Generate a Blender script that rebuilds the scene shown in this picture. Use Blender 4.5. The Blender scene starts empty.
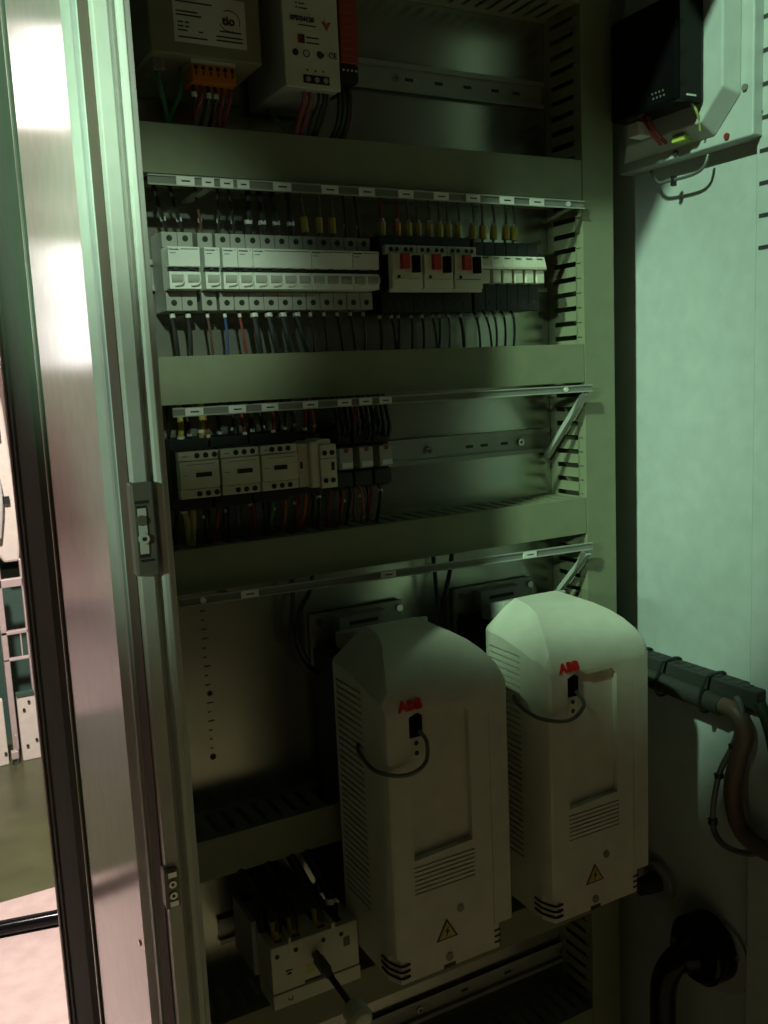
import bpy, bmesh, math, random
from mathutils import Vector, Matrix
random.seed(7)
scene = bpy.context.scene
COL = scene.collection

# ------------------------------------------------------------------ camera
cam_d = bpy.data.cameras.new('camera')
cam = bpy.data.objects.new('camera', cam_d); COL.objects.link(cam)
right = Vector((0.877754, -0.47696881, -0.04526215)); up = Vector((0.10895965, 0.10673067, 0.98829973)); fwd = Vector((0.46655729, 0.87241579, -0.14565363))
mw = Matrix((right, up, -fwd)).transposed().to_4x4()
mw.translation = (-0.2581936, -1.08199179, 1.55)
cam.matrix_world = mw
cam_d.sensor_fit = 'HORIZONTAL'; cam_d.sensor_width = 36.0
cam_d.lens = 36.0 * 921.06 / 768.0
cam_d.clip_start = 0.02
scene.camera = cam

# ------------------------------------------------------------------ world, exposure
w = bpy.data.worlds.new('world'); scene.world = w; w.use_nodes = True
bg = w.node_tree.nodes['Background']
bg.inputs[0].default_value = (1.0, 0.98, 0.55, 1); bg.inputs[1].default_value = 0.012
vs = scene.view_settings
vs.view_transform = 'Standard'; vs.look = 'None'; vs.gamma = 1.0; vs.use_curve_mapping = False
vs.exposure = 0.0

# ------------------------------------------------------------------ lamps of the room, and spots added as fill
def spot(name, loc, target, energy, col, angle, blend, radius):
    d = bpy.data.lights.new(name, 'SPOT'); d.energy = energy; d.color = col
    d.spot_size = math.radians(angle); d.spot_blend = blend; d.shadow_soft_size = radius
    o = bpy.data.objects.new(name, d); COL.objects.link(o); o.location = loc
    o.rotation_euler = (Vector(target) - Vector(loc)).to_track_quat('-Z', 'Y').to_euler()
    return o
KL = Vector((-1.858, -1.30, 3.56)); az, el = math.radians(30.5), math.radians(-31.2)
KT = KL + Vector((math.cos(az) * math.cos(el), math.sin(az) * math.cos(el), math.sin(el))) * 3
spot('ceiling_spot_lamp', KL, KT, 440, (0.60, 1.0, 0.66), 26.6, 0.3, 0.05)
spot('aisle_spot_lamp', (-0.7, -3.4, 2.85), (0.03, -0.07, 1.650), 280, (0.72, 1.0, 0.72), 5.4, 0.8, 0.05)
spot('post_fill_spot', (-2.45, -1.61, 2.0), (-0.08, -0.36, 1.60), 130, (0.66, 1.0, 0.72), 12.0, 0.8, 0.06)  # added fill, no fixture there: brightens the left front post
spot('hall_fill_spot', (-0.35, 0.75, 3.3), (0.0, 2.3, 0.2), 720, (1.0, 0.88, 0.84), 62, 0.4, 0.1)  # added fill: brightens the hall floor and the machine
spot('far_hall_fill_spot', (-1.6, 6.0, 3.4), (-2.0, 9.5, 0.6), 260, (1.0, 0.85, 0.80), 125, 0.4, 0.1)  # added fill: brightens the far hall mirrored in the side panel
spot('floor_bounce_spot', (-0.4, -2.1, 3.5), (-0.4, -2.1, 0.0), 165, (0.92, 1.0, 0.58), 60, 0.4, 0.15)  # added fill: lights the aisle floor so its bounce serves as ambient

# ------------------------------------------------------------------ materials
MATS = {}
def mat(name, col, rough=0.5, metal=0.0, var=0.06, scale=40.0, bump=0.0, bscale=400.0, emit=None, estr=0.0, trans=0.0, coat=0.0, spec=0.5):
    m = bpy.data.materials.new(name); m.use_nodes = True
    nt = m.node_tree; b = nt.nodes['Principled BSDF']
    tc = nt.nodes.new('ShaderNodeTexCoord')
    n = nt.nodes.new('ShaderNodeTexNoise'); n.inputs['Scale'].default_value = scale; n.inputs['Detail'].default_value = 4
    nt.links.new(tc.outputs['Object'], n.inputs['Vector'])
    r = nt.nodes.new('ShaderNodeValToRGB')
    r.color_ramp.elements[0].position = 0.3; r.color_ramp.elements[1].position = 0.7
    r.color_ramp.elements[0].color = tuple(c * (1 - var) for c in col) + (1,)
    r.color_ramp.elements[1].color = tuple(min(1, c * (1 + var)) for c in col) + (1,)
    nt.links.new(n.outputs['Fac'], r.inputs['Fac']); nt.links.new(r.outputs['Color'], b.inputs['Base Color'])
    b.inputs['Roughness'].default_value = rough; b.inputs['Metallic'].default_value = metal
    b.inputs['Specular IOR Level'].default_value = spec
    if trans: b.inputs['Transmission Weight'].default_value = trans
    if coat: b.inputs['Coat Weight'].default_value = coat
    if bump:
        n2 = nt.nodes.new('ShaderNodeTexNoise'); n2.inputs['Scale'].default_value = bscale; n2.inputs['Detail'].default_value = 2
        nt.links.new(tc.outputs['Object'], n2.inputs['Vector'])
        bp = nt.nodes.new('ShaderNodeBump'); bp.inputs['Strength'].default_value = bump; bp.inputs['Distance'].default_value = 0.002
        nt.links.new(n2.outputs['Fac'], bp.inputs['Height']); nt.links.new(bp.outputs['Normal'], b.inputs['Normal'])
    if emit:
        b.inputs['Emission Color'].default_value = emit + (1,); b.inputs['Emission Strength'].default_value = estr
    MATS[name] = m
    return m
mat('duct', (0.195, 0.212, 0.130), 0.5)
mat('galv', (0.47, 0.48, 0.41), 0.25, 0.85, 0.10, 14, 0.015, 40)
mat('rail', (0.34, 0.36, 0.31), 0.4, 0.4, 0.08)
mat('steel', (0.6, 0.6, 0.57), 0.25, 1.0)
mat('paint', (0.60, 0.62, 0.57), 0.32, bump=0.05, bscale=500)
mat('panel_paint', (0.50, 0.46, 0.43), 0.14, bump=0.02, bscale=900, spec=0.4)
mat('edge_paint', (0.55, 0.57, 0.53), 0.5, spec=0.25)
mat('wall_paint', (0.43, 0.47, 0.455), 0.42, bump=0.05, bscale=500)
mat('drive', (0.56, 0.55, 0.46), 0.42, bump=0.08, bscale=1500)
mat('device', (0.60, 0.60, 0.47), 0.45)
mat('device_grey', (0.34, 0.35, 0.31), 0.5)
mat('cover', (0.78, 0.82, 0.76), 0.35)
mat('clear', (0.42, 0.44, 0.39), 0.12, coat=0.5)
mat('black', (0.012, 0.012, 0.012), 0.45)
mat('gloss_black', (0.005, 0.005, 0.006), 0.16, spec=0.18)
mat('dark', (0.03, 0.03, 0.028), 0.6)
mat('heatsink', (0.035, 0.037, 0.032), 0.6, spec=0.3)
mat('strike', (0.22, 0.21, 0.18), 0.45, 0.4)
mat('red', (0.42, 0.03, 0.02), 0.4)
mat('logo_red', (0.62, 0.02, 0.015), 0.4)
mat('red_module', (0.32, 0.05, 0.03), 0.45)
mat('orange', (0.55, 0.17, 0.02), 0.45)
mat('yellow', (0.46, 0.37, 0.07), 0.45)
mat('olive_yellow', (0.42, 0.36, 0.08), 0.45)
mat('green', (0.04, 0.16, 0.05), 0.45)
mat('dark_green', (0.012, 0.035, 0.016), 0.5)
mat('lime', (0.45, 0.55, 0.12), 0.4)
mat('blue', (0.03, 0.06, 0.2), 0.45)
mat('brown', (0.10, 0.045, 0.02), 0.45)
mat('wire_red', (0.22, 0.025, 0.015), 0.45)
mat('wire_orange', (0.34, 0.09, 0.02), 0.45)
mat('wire_grey', (0.10, 0.11, 0.10), 0.4)
mat('sleeve', (0.65, 0.66, 0.6), 0.4)
mat('label', (0.66, 0.68, 0.62), 0.5)
mat('ink', (0.03, 0.03, 0.03), 0.6)
mat('strip', (0.19, 0.20, 0.17), 0.22, coat=0.4)
mat('strip_edge', (0.33, 0.36, 0.31), 0.25)
mat('hose', (0.11, 0.07, 0.05), 0.5)
mat('trafo', (0.26, 0.25, 0.17), 0.5)
mat('rubber', (0.10, 0.12, 0.095), 0.8, bump=0.1, bscale=300, spec=0.15)
mat('trim_brown', (0.13, 0.105, 0.08), 0.7, spec=0.2)
mat('trim_pale', (0.50, 0.42, 0.37), 0.35)
mat('floor_pale', (0.60, 0.47, 0.42), 0.35, var=0.10, scale=18, bump=0.2, bscale=60)
mat('floor_olive', (0.075, 0.085, 0.035), 0.3, var=0.3, scale=5)
mat('hall_wall', (0.80, 0.66, 0.60), 0.7)
mat('machine', (0.72, 0.66, 0.56), 0.45)
mat('alu', (0.62, 0.52, 0.48), 0.35, 0.3)
mat('machine_dark', (0.02, 0.03, 0.028), 0.4)
mat('machine_green', (0.05, 0.10, 0.075), 0.4)
mat('lamp_on', (0.9, 0.9, 0.9), 0.5, emit=(1.0, 0.86, 0.84), estr=16.0)
mat('window_on', (0.9, 0.9, 0.9), 0.3, emit=(1.0, 0.9, 0.9), estr=11.0)
mat('ceiling', (0.25, 0.25, 0.22), 0.8)

# ------------------------------------------------------------------ mesh builder
ORG = {}
class MB:
    def __init__(s): s.v = []; s.f = []; s.sm = []
    def add(s, vs_, fs, smooth=False):
        o = len(s.v); s.v += [tuple(v) for v in vs_]
        for f in fs: s.f.append(tuple(i + o for i in f)); s.sm.append(smooth)
        return s
    def hexa(s, p):
        return s.add(p, [(0, 3, 2, 1), (4, 5, 6, 7), (0, 1, 5, 4), (1, 2, 6, 5), (2, 3, 7, 6), (3, 0, 4, 7)])
    def box(s, x0, x1, y0, y1, z0, z1):
        if x0 > x1: x0, x1 = x1, x0
        if y0 > y1: y0, y1 = y1, y0
        if z0 > z1: z0, z1 = z1, z0
        return s.hexa([(x0, y0, z0), (x1, y0, z0), (x1, y1, z0), (x0, y1, z0), (x0, y0, z1), (x1, y0, z1), (x1, y1, z1), (x0, y1, z1)])
    def prism(s, poly, axis, a, b):
        n = len(poly)
        def P(p, t):
            u, v = p
            return {'x': (t, u, v), 'y': (u, t, v), 'z': (u, v, t)}[axis]
        vs_ = [P(p, a) for p in poly] + [P(p, b) for p in poly]
        fs = [tuple(range(n)), tuple(range(2 * n - 1, n - 1, -1))] + [(i, i + n, (i + 1) % n + n, (i + 1) % n) for i in range(n)]
        return s.add(vs_, fs)
    def cyl(s, p, q, r, n=12, r2=None, caps=True):
        p = Vector(p); q = Vector(q); d = (q - p).normalized()
        t = Vector((0, 0, 1)) if abs(d.z) < 0.9 else Vector((1, 0, 0))
        u = d.cross(t).normalized(); v = d.cross(u); r2 = r if r2 is None else r2
        vs_ = []
        for c, rr in ((p, r), (q, r2)):
            for i in range(n):
                a = 2 * math.pi * i / n; vs_.append(c + u * (rr * math.cos(a)) + v * (rr * math.sin(a)))
        s.add(vs_, [(i, (i + 1) % n, (i + 1) % n + n, i + n) for i in range(n)], True)
        if caps: s.add(vs_, [tuple(range(n - 1, -1, -1)), tuple(range(n, 2 * n))])
        return s
    def tube(s, pts, r, n=8, sub=6, closed=False, rfun=None):
        P = [Vector(p) for p in pts]; m = len(P); C = []
        rng = range(m if closed else m - 1)
        for i in rng:
            if closed: a, b, c, d = P[(i - 1) % m], P[i], P[(i + 1) % m], P[(i + 2) % m]
            else: a, b, c, d = P[max(i - 1, 0)], P[i], P[i + 1], P[min(i + 2, m - 1)]
            for k in range(sub):
                t = k / sub
                C.append(0.5 * ((2 * b) + (c - a) * t + (2 * a - 5 * b + 4 * c - d) * t * t + (3 * b - a - 3 * c + d) * t ** 3))
        if not closed: C.append(P[-1])
        vs_ = []; L = len(C); u = None
        for i in range(L):
            if closed: d = (C[(i + 1) % L] - C[i - 1])
            else: d = C[min(i + 1, L - 1)] - C[max(i - 1, 0)]
            d.normalize()
            if u is None:
                t = Vector((0, 0, 1)) if abs(d.z) < 0.9 else Vector((1, 0, 0)); u = d.cross(t).normalized()
            else:
                u = (u - d * u.dot(d)).normalized()
            v = d.cross(u); rr = rfun(i) if rfun else r
            for k in range(n):
                a = 2 * math.pi * k / n; vs_.append(C[i] + u * (rr * math.cos(a)) + v * (rr * math.sin(a)))
        fs = []
        for i in range(L if closed else L - 1):
            j = (i + 1) % L
            for k in range(n): fs.append((i * n + k, i * n + (k + 1) % n, j * n + (k + 1) % n, j * n + k))
        s.add(vs_, fs, True)
        if not closed: s.add(vs_, [tuple(range(n - 1, -1, -1)), tuple(range((L - 1) * n, L * n))])
        return s
    def loft(s, rings, smooth=False, caps=True):
        n = len(rings[0]); vs_ = [p for r in rings for p in r]; fs = []
        for i in range(len(rings) - 1):
            for k in range(n): fs.append((i * n + k, i * n + (k + 1) % n, (i + 1) * n + (k + 1) % n, (i + 1) * n + k))
        s.add(vs_, fs, smooth)
        if caps: s.add(vs_, [tuple(range(n - 1, -1, -1)), tuple(range((len(rings) - 1) * n, len(rings) * n))])
        return s
    def build(s, name, material, parent=None, bevel=0, seg=2, org=None, angle=30):
        if parent is not None: o3 = ORG[parent.as_pointer()]
        elif org is not None: o3 = Vector(org)
        else:
            xs, ys, zs = zip(*s.v); o3 = Vector(((min(xs) + max(xs)) / 2, (min(ys) + max(ys)) / 2, min(zs)))
        me = bpy.data.meshes.new(name)
        me.from_pydata([tuple(Vector(v) - o3) for v in s.v], [], s.f)
        bm = bmesh.new(); bm.from_mesh(me); bmesh.ops.remove_doubles(bm, verts=bm.verts, dist=1e-6)
        bmesh.ops.recalc_face_normals(bm, faces=bm.faces)
        bm.to_mesh(me); bm.free()
        if any(s.sm):
            me.polygons.foreach_set('use_smooth', [True] * len(me.polygons))
            try: me.set_sharp_from_angle(angle=math.radians(40))
            except Exception: pass
        me.materials.append(MATS[material])
        o = bpy.data.objects.new(name, me); COL.objects.link(o)
        if parent is not None: o.parent = parent
        else: o.location = o3
        ORG[o.as_pointer()] = o3
        if bevel:
            b = o.modifiers.new('bevel', 'BEVEL'); b.width = bevel; b.segments = seg; b.limit_method = 'ANGLE'; b.angle_limit = math.radians(angle)
        return o
def tag(o, label, cat, group=None):
    o['label'] = label; o['category'] = cat
    if group: o['group'] = group
    return o
def thing(name, label, cat, loc, group=None):
    o = bpy.data.objects.new(name, None); COL.objects.link(o); o.location = loc; o.empty_display_size = 0.02
    ORG[o.as_pointer()] = Vector(loc)
    return tag(o, label, cat, group)
def struct(o): o['kind'] = 'structure'; return o
def bx(name, m, parent, *c, bevel=0, seg=2): return MB().box(*c).build(name, m, parent, bevel, seg)
def cy(name, m, parent, p, q, r, n=12): return MB().cyl(p, q, r, n).build(name, m, parent)
def text_mb(txt, size, loc, xdir, ydir, bold=0.0, depth=0.0004):
    cu = bpy.data.curves.new('t', 'FONT'); cu.body = txt; cu.size = size; cu.extrude = depth; cu.offset = bold * size
    cu.resolution_u = 3
    ob = bpy.data.objects.new('t', cu); COL.objects.link(ob)
    dg = bpy.context.evaluated_depsgraph_get(); me = bpy.data.meshes.new_from_object(ob.evaluated_get(dg))
    X = Vector(xdir).normalized(); Y = Vector(ydir).normalized(); Z = X.cross(Y)
    m = MB(); L = Vector(loc)
    m.add([L + X * v.co.x + Y * v.co.y + Z * v.co.z for v in me.vertices], [tuple(p.vertices) for p in me.polygons])
    bpy.data.objects.remove(ob); bpy.data.curves.remove(cu); bpy.data.meshes.remove(me)
    return m
def ftext(name, txt, size, loc, m, parent, bold=0.0): return text_mb(txt, size, loc, (1, 0, 0), (0, 0, 1), bold).build(name, m, parent)
def cut(o, cutter):
    c = cutter.build('cutter', 'dark'); c.location = Vector(c.location) - ORG[o.as_pointer()]
    pm = o.parent; o.parent = None
    md = o.modifiers.new('cut', 'BOOLEAN'); md.object = c; md.operation = 'DIFFERENCE'; md.solver = 'EXACT'
    dg = bpy.context.evaluated_depsgraph_get(); dg.update()
    me = bpy.data.meshes.new_from_object(o.evaluated_get(dg)); o.modifiers.clear(); o.data = me; o.parent = pm
    bpy.data.objects.remove(c)
    me.set_sharp_from_angle(angle=math.radians(24))

# ================================================================== hall behind the cabinet (seen past its left side)
struct(MB().box(-8, 6, -6, 1.83, -0.1, 0).build('floor', 'floor_pale'))
struct(MB().box(-8, 6, 1.83, 3.4, -0.1, 0).build('floor_far', 'floor_olive'))
struct(MB().box(-8, 6, 3.4, 11, -0.1, 0).build('floor_hall', 'floor_pale'))
struct(MB().box(-8, 6, 11, 11.2, 0, 4.2).build('wall_back', 'hall_wall'))
struct(MB().box(-8, 6, -6, 0.9, 3.62, 3.75).build('ceiling', 'ceiling'))
struct(MB().box(-8, 6, 0.9, 11, 3.62, 3.75).build('ceiling_hall', 'hall_wall'))
t = thing('ceiling_luminaire', 'lit ceiling luminaire in the hall behind the cabinet', 'ceiling light', (-1.07, 5.4, 3.62))
bx('housing', 'paint', t, -1.22, -.98, 4.4, 6.4, 3.50, 3.62, bevel=.01)
bx('diffuser', 'lamp_on', t, -1.20, -1.00, 4.43, 6.37, 3.485, 3.502, bevel=.004)
wn = struct(bx('window_1', 'paint', None, -2.50, -2.10, 10.93, 10.998, 1.80, 3.36))
for zz in (1.84, 2.59): bx('pane', 'window_on', wn, -2.46, -2.14, 10.92, 10.932, zz, zz + .72)
# machine
t = thing('machine_guard', 'pale aluminium ladder-like guard frame of the machine behind the cabinet', 'machine frame', (0.14, 3.02, 0))
for x in (0.090, 0.190): bx('upright', 'alu', t, x - .012, x + .012, 3.0, 3.03, 0.0, 0.86, bevel=.003)
for z, r in ((0.764, .018), (0.551, .008), (0.435, .006)): bx('rung', 'alu', t, 0.078, 0.202, 3.0, 3.025, z - r, z + r, bevel=.003)
bx('inner_rod', 'alu', t, 0.152, 0.157, 3.005, 3.015, 0.435, 0.551)
bx('back_panel', 'machine_green', t, 0.06, 0.26, 3.25, 3.27, 0.0, 0.78)
t = thing('machine_plate', 'cream bolted machine plate beside the dark post', 'machine plate', (0.15, 2.96, 0), 'bolted machine plates')
bx('plate', 'machine', t, 0.108, 0.184, 2.955, 2.985, 0.0, 0.283, bevel=.004)
for x, z in ((.154, .257), (.132, .226), (.170, .085), (.132, .066)): cy('bolt', 'dark', t, (x, 2.956, z), (x, 2.948, z), .006, 10)
bx('plate_cap', 'machine_green', t, 0.108, 0.178, 2.95, 2.985, 0.284, 0.298)
t = thing('machine_plate', 'cream bolted machine plate at the photo edge left of the first plate', 'machine plate', (-0.02, 2.96, 0), 'bolted machine plates')
bx('plate', 'machine', t, -0.12, 0.053, 2.955, 2.985, 0.0, 0.286, bevel=.004)
cy('bolt', 'dark', t, (0.043, 2.956, .052), (0.043, 2.948, .052), .006, 10)
t = thing('machine_clamp', 'small steel clamp standing between the two cream machine plates', 'clamp', (0.075, 2.93, 0))
bx('block', 'alu', t, 0.062, 0.090, 2.92, 2.95, 0.03, 0.062, bevel=.002); bx('finger_rod', 'alu', t, 0.082, 0.090, 2.925, 2.94, 0.06, 0.13)
cy('foot', 'machine_green', t, (0.076, 2.935, 0), (0.076, 2.935, .032), .006)
t = thing('machine_housing', 'bright white machine housing above the guard frame', 'machine', (0.1, 3.2, 0))
bx('column', 'machine_dark', t, -0.3, 0.30, 3.3, 3.5, 0.0, 0.98)
MB().prism([(-0.2, .86), (.118, .86), (.128, .835), (.192, .835), (.215, 1.05), (.20, 1.22), (.19, 1.5), (.16, 1.75), (-.2, 1.75)], 'y', 3.1, 3.3).build('hood', 'machine', t, .01)
MB().tube([(.10, 3.07, 1.36), (.13, 3.06, 1.22), (.135, 3.06, 1.1), (.115, 3.07, .95)], .012).build('pipe', 'paint', t)
bx('bracket', 'machine_dark', t, .14, .165, 3.08, 3.1, 1.36, 1.42); bx('bracket', 'machine_dark', t, .15, .175, 3.08, 3.1, 1.09, 1.12)
tag(MB().cyl((-1.5, 1.93, .022), (.06, 1.605, .022), .0215, 16).build('floor_pipe', 'gloss_black'), 'black pipe lying across the pale pink floor', 'pipe')

# ================================================================== control cabinet
FY = -0.36
cab = thing('control_cabinet', 'tall pale grey electrical control cabinet standing open', 'cabinet', (0.32, -0.1, 0))
plate = bx('mounting_plate', 'galv', cab, -0.045, 0.705, 0.0, 0.003, 0.30, 2.06)
for k in range(17):
    z = 1.275 - k * 0.0118
    if k in (9,): cy('plate_hole', 'dark', plate, (.0625, 0.0005, z), (.0625, -0.0006, z), .0035, 10)
    elif k == 16: cy('plate_hole', 'dark', plate, (.0605, 0.0005, z), (.0605, -0.0006, z), .004, 10)
    else: bx('scale_mark', 'ink', plate, .058, .058 + random.choice((.004, .006, .008)), -0.0004, 0.001, z - .0007, z + .0007)
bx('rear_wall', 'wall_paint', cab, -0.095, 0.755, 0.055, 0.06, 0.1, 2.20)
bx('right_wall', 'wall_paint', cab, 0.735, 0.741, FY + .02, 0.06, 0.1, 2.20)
bx('roof', 'paint', cab, -0.1, 0.76, FY, 0.06, 2.20, 2.22)
bx('roof_front_rail', 'paint', cab, -0.1, 0.76, FY, FY + .04, 2.17, 2.20, bevel=.003)
bx('base', 'paint', cab, -0.1, 0.76, FY, 0.06, 0.0, 0.1, bevel=.003)
# left front post, folded profile
prof = [(-.0935, -.352), (-.0925, -.360), (-.0815, -.360), (-.0795, -.352), (-.0765, -.350), (-.0745, -.361), (-.0700, -.3615), (-.0685, -.357), (-.0640, -.356), (-.0635, -.352), (-.0640, -.315), (-.0935, -.315)]
post = MB().prism(prof, 'z', 0.1, 2.20).build('front_post', 'paint', cab, .0008)
bx('front_post', 'paint', cab, 0.722, 0.758, FY, FY + .045, 0.1, 2.20, bevel=.002)
bx('post_gap_shade', 'trim_brown', cab, -.0945, -.0936, -.352, -.319, 0.1, 2.20)  # dark strip: shade of the open gap put into the colour
# exterior left side panel (glossy) with bent front edge
pp = [(-.1000, -.2826), (-.1000, -.002), (-.096, -.001), (-.096, -.2826)]
side = MB().prism(pp, 'z', 0.1, 2.20).build('side_panel', 'panel_paint', cab, .0006)
MB().prism([(-.1000, -.2830), (-.0990, -.2880), (-.0917, -.3180), (-.0910, -.3160), (-.0960, -.2830)], 'z', 0.1, 2.20).build('panel_edge', 'edge_paint', side)
cy('panel_screw', 'steel', side, (-.1, -.262, 1.035), (-.1012, -.262, 1.035), .003, 10)
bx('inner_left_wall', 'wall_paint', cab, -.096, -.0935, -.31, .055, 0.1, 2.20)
# dark rear profile behind the side panel
rear = MB().prism([(-.1000, .006), (-.1010, .010), (-.1010, .028), (-.094, .034), (-.090, .060), (-.090, .10), (-.096, .125), (-.096, .30), (-.099, .305), (-.099, .332), (-.06, .332), (-.06, .006)], 'z', 0.1, 2.20).build('rear_profile', 'rubber', cab, .0006)
bx('profile_lip', 'rail', rear, -.1025, -.1002, .010, .018, 0.1, 2.20)
bx('edge_trim', 'trim_brown', rear, -.1015, -.060, .333, .350, 0.1, 2.20)
bx('edge_trim', 'trim_pale', rear, -.1005, -.060, .3505, .372, 0.1, 2.20)
# strike plates on the post
sp = MB().box(-.0965, -.0785, -.3665, -.352, 1.403, 1.477).build('strike_plate', 'strike', cab, .0018)
bx('recess', 'dark', sp, -.0935, -.0855, -.3669, -.366, 1.418, 1.459)
bx('metal_insert', 'sleeve', sp, -.0928, -.0860, -.3674, -.366, 1.421, 1.457)
cy('slot_hole', 'strike', sp, (-.0902, -.367, 1.4475), (-.0902, -.3682, 1.4475), .0042, 14)
cy('screw', 'label', sp, (-.0895, -.367, 1.4330), (-.0895, -.3690, 1.4330), .0042, 14); cy('screw_socket', 'dark', sp, (-.0895, -.369, 1.4330), (-.0895, -.3694, 1.4330), .0018, 6)
bx('notch', 'dark', sp, -.094, -.0835, -.3670, -.366, 1.4605, 1.463); bx('notch', 'dark', sp, -.093, -.0825, -.3670, -.366, 1.4145, 1.4165)
sp = MB().box(-.0955, -.0835, -.3645, -.352, 1.120, 1.154).build('strike_plate', 'strike', cab, .001)
for z in (1.122, 1.1475): bx('bright_tab', 'steel', sp, -.0925, -.0855, -.3655, -.364, z, z + .0045)
for z in (1.1415, 1.1315): cy('screw', 'steel', sp, (-.0893, -.364, z), (-.0893, -.3660, z), .0032, 12); cy('screw_socket', 'dark', sp, (-.0893, -.366, z), (-.0893, -.3664, z), .0014, 6)
# perforated strip on right wall near the front
ps = bx('perforated_strip', 'wall_paint', cab, .725, .735, -.345, -.2610, 0.14, 2.12, bevel=.002)
for k in range(11):
    z = 2.072 - k * .0385
    bx('slot', 'dark', ps, .7244, .7252, -.325, -.2665, z - .0025, z + .0025)
cy('screw', 'strike', ps, (.725, -.2665, 1.8480), (.723, -.2665, 1.8480), .004, 10)

# ================================================================== wiring ducts
D = 0.0792
_fb = MB().box(-.0066, .0066, -.064, -.014, -.0009, .0009).box(-.0094, .0094, -.0765, -.062, -.0009, .0009)
_fo = _fb.build('finger', 'duct', None, org=(0, 0, 0)); FING = _fo.data; bpy.data.objects.remove(_fo)
def fingers(parent, a, b, vert, offs):
    n = int((b - a - .004) / .02); o3 = ORG[parent.as_pointer()]
    for off in offs:
        for k in range(n):
            c = a + .012 + k * .02
            f = bpy.data.objects.new('finger', FING); COL.objects.link(f); f.parent = parent
            if vert: f.location = Vector((off, 0, c)) - o3; f.rotation_euler = (0, math.pi / 2, 0)
            else: f.location = Vector((c, 0, off)) - o3
def duct_h(x0, x1, z0, z1, label):
    t = thing('wiring_duct', label, 'cable duct', ((x0 + x1) / 2, 0, z0), 'slotted wiring ducts')
    MB().box(x0, x1, -.002, 0, z0 + .002, z1 - .002).box(x0, x1, -.0145, -.0005, z0 + .001, z0 + .003).box(x0, x1, -.0145, -.0005, z1 - .003, z1 - .001).build('base', 'duct', t)
    fingers(t, x0, x1, False, (z0 + .002, z1 - .002))
    MB().prism([(-D, z0), (-D, z1), (-.0735, z1), (-.0735, z1 - .0009), (-.0776, z1 - .0009), (-.0776, z0 + .0009), (-.0735, z0 + .0009), (-.0735, z0)], 'x', x0, x1 - .0012).build('cover', 'duct', t, .0006)
    return t
XL, XR = .604, .6583
duct_h(.0, XL, 2.022, 2.074, 'topmost horizontal duct under the cabinet roof')
duct_h(.0, XL, 1.7733, 1.8249, 'horizontal duct above the row of circuit breakers')
duct_h(.0, XL, 1.5291, 1.5818, 'horizontal duct between the circuit breakers and the contactors')
duct_h(.0, XL, 1.3162, 1.3674, 'horizontal duct below the contactors and above the drives')
duct_h(.0, .198, .9694, 1.0196, 'short slotted duct left of the drives above the disconnector')
duct_h(.0, XL, .7310, .7820, 'horizontal duct running behind and below the two drives')
duct_h(.0, XL, .5230, .5740, 'lowest horizontal duct at the bottom of the photo')
t = thing('wiring_duct', 'vertical slotted duct along the right side of the plate', 'cable duct', ((XL + XR) / 2, 0, .32), 'slotted wiring ducts')
z0, z1 = .32, 2.074
MB().box(XL + .002, XR - .002, -.002, 0, z0, z1).box(XL + .001, XL + .003, -.0145, -.0005, z0, z1).box(XR - .003, XR - .001, -.0145, -.0005, z0, z1).build('base', 'duct', t)
fingers(t, z0 - .0107, z1 - .0107, True, (XL + .002,))
bx('side_wall', 'duct', t, XR - .003, XR - .001, -.0765, -.0005, z0, z1)
MB().prism([(XL, -D), (XR, -D), (XR, -.0735), (XR - .0009, -.0735), (XR - .0009, -.0776), (XL + .0009, -.0776), (XL + .0009, -.0735), (XL, -.0735)], 'z', z0, z1).build('cover', 'duct', t, .0006)

# ================================================================== DIN rails
def rail(x0, x1, zc, label, screws=()):
    t = thing('din_rail', label, 'rail', ((x0 + x1) / 2, 0, zc - .0175), 'horizontal DIN rails')
    p = [(-.0075, zc - .0175), (-.0065, zc - .0175), (-.0065, zc - .0125), (-.0005, zc - .0125), (-.0005, zc + .0125), (-.0065, zc + .0125), (-.0065, zc + .0175), (-.0075, zc + .0175), (-.0075, zc + .0115), (-.0016, zc + .0115), (-.0016, zc - .0115), (-.0075, zc - .0115)]
    MB().prism(p, 'x', x0, x1).build('profile', 'rail', t)
    for x, big in screws:
        if big: s_ = cy('screw', 'steel', t, (x, -.0014, zc), (x, -.0060, zc), .0052, 10); cy('screw_recess', 'dark', s_, (x, -.006, zc), (x, -.0064, zc), .002, 6)
        else: bx('slot', 'dark', t, x - .006, x + .006, -.0022, -.0014, zc - .002, zc + .002)
rail(.02, .598, 1.926, 'bare DIN rail right of the red module in the top row', [(.3640, 1), (.385, 0), (.43, 0), (.475, 0), (.52, 0), (.5553, 0)])
rail(.02, .598, 1.6762, 'DIN rail carrying the circuit breakers')
rail(.02, .598, 1.4470, 'DIN rail right of the relays in the contactor row', [(.3918, 1), (.46, 0), (.485, 0), (.52, 0), (.5474, 1)])
rail(.0, .65, .6270, 'DIN rail in the shade below the two drives', [(.34, 1), (.42, 0), (.50, 0), (.60, 1)])
rail(.05, .198, .853, 'short DIN rail behind the disconnector switch')

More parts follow.
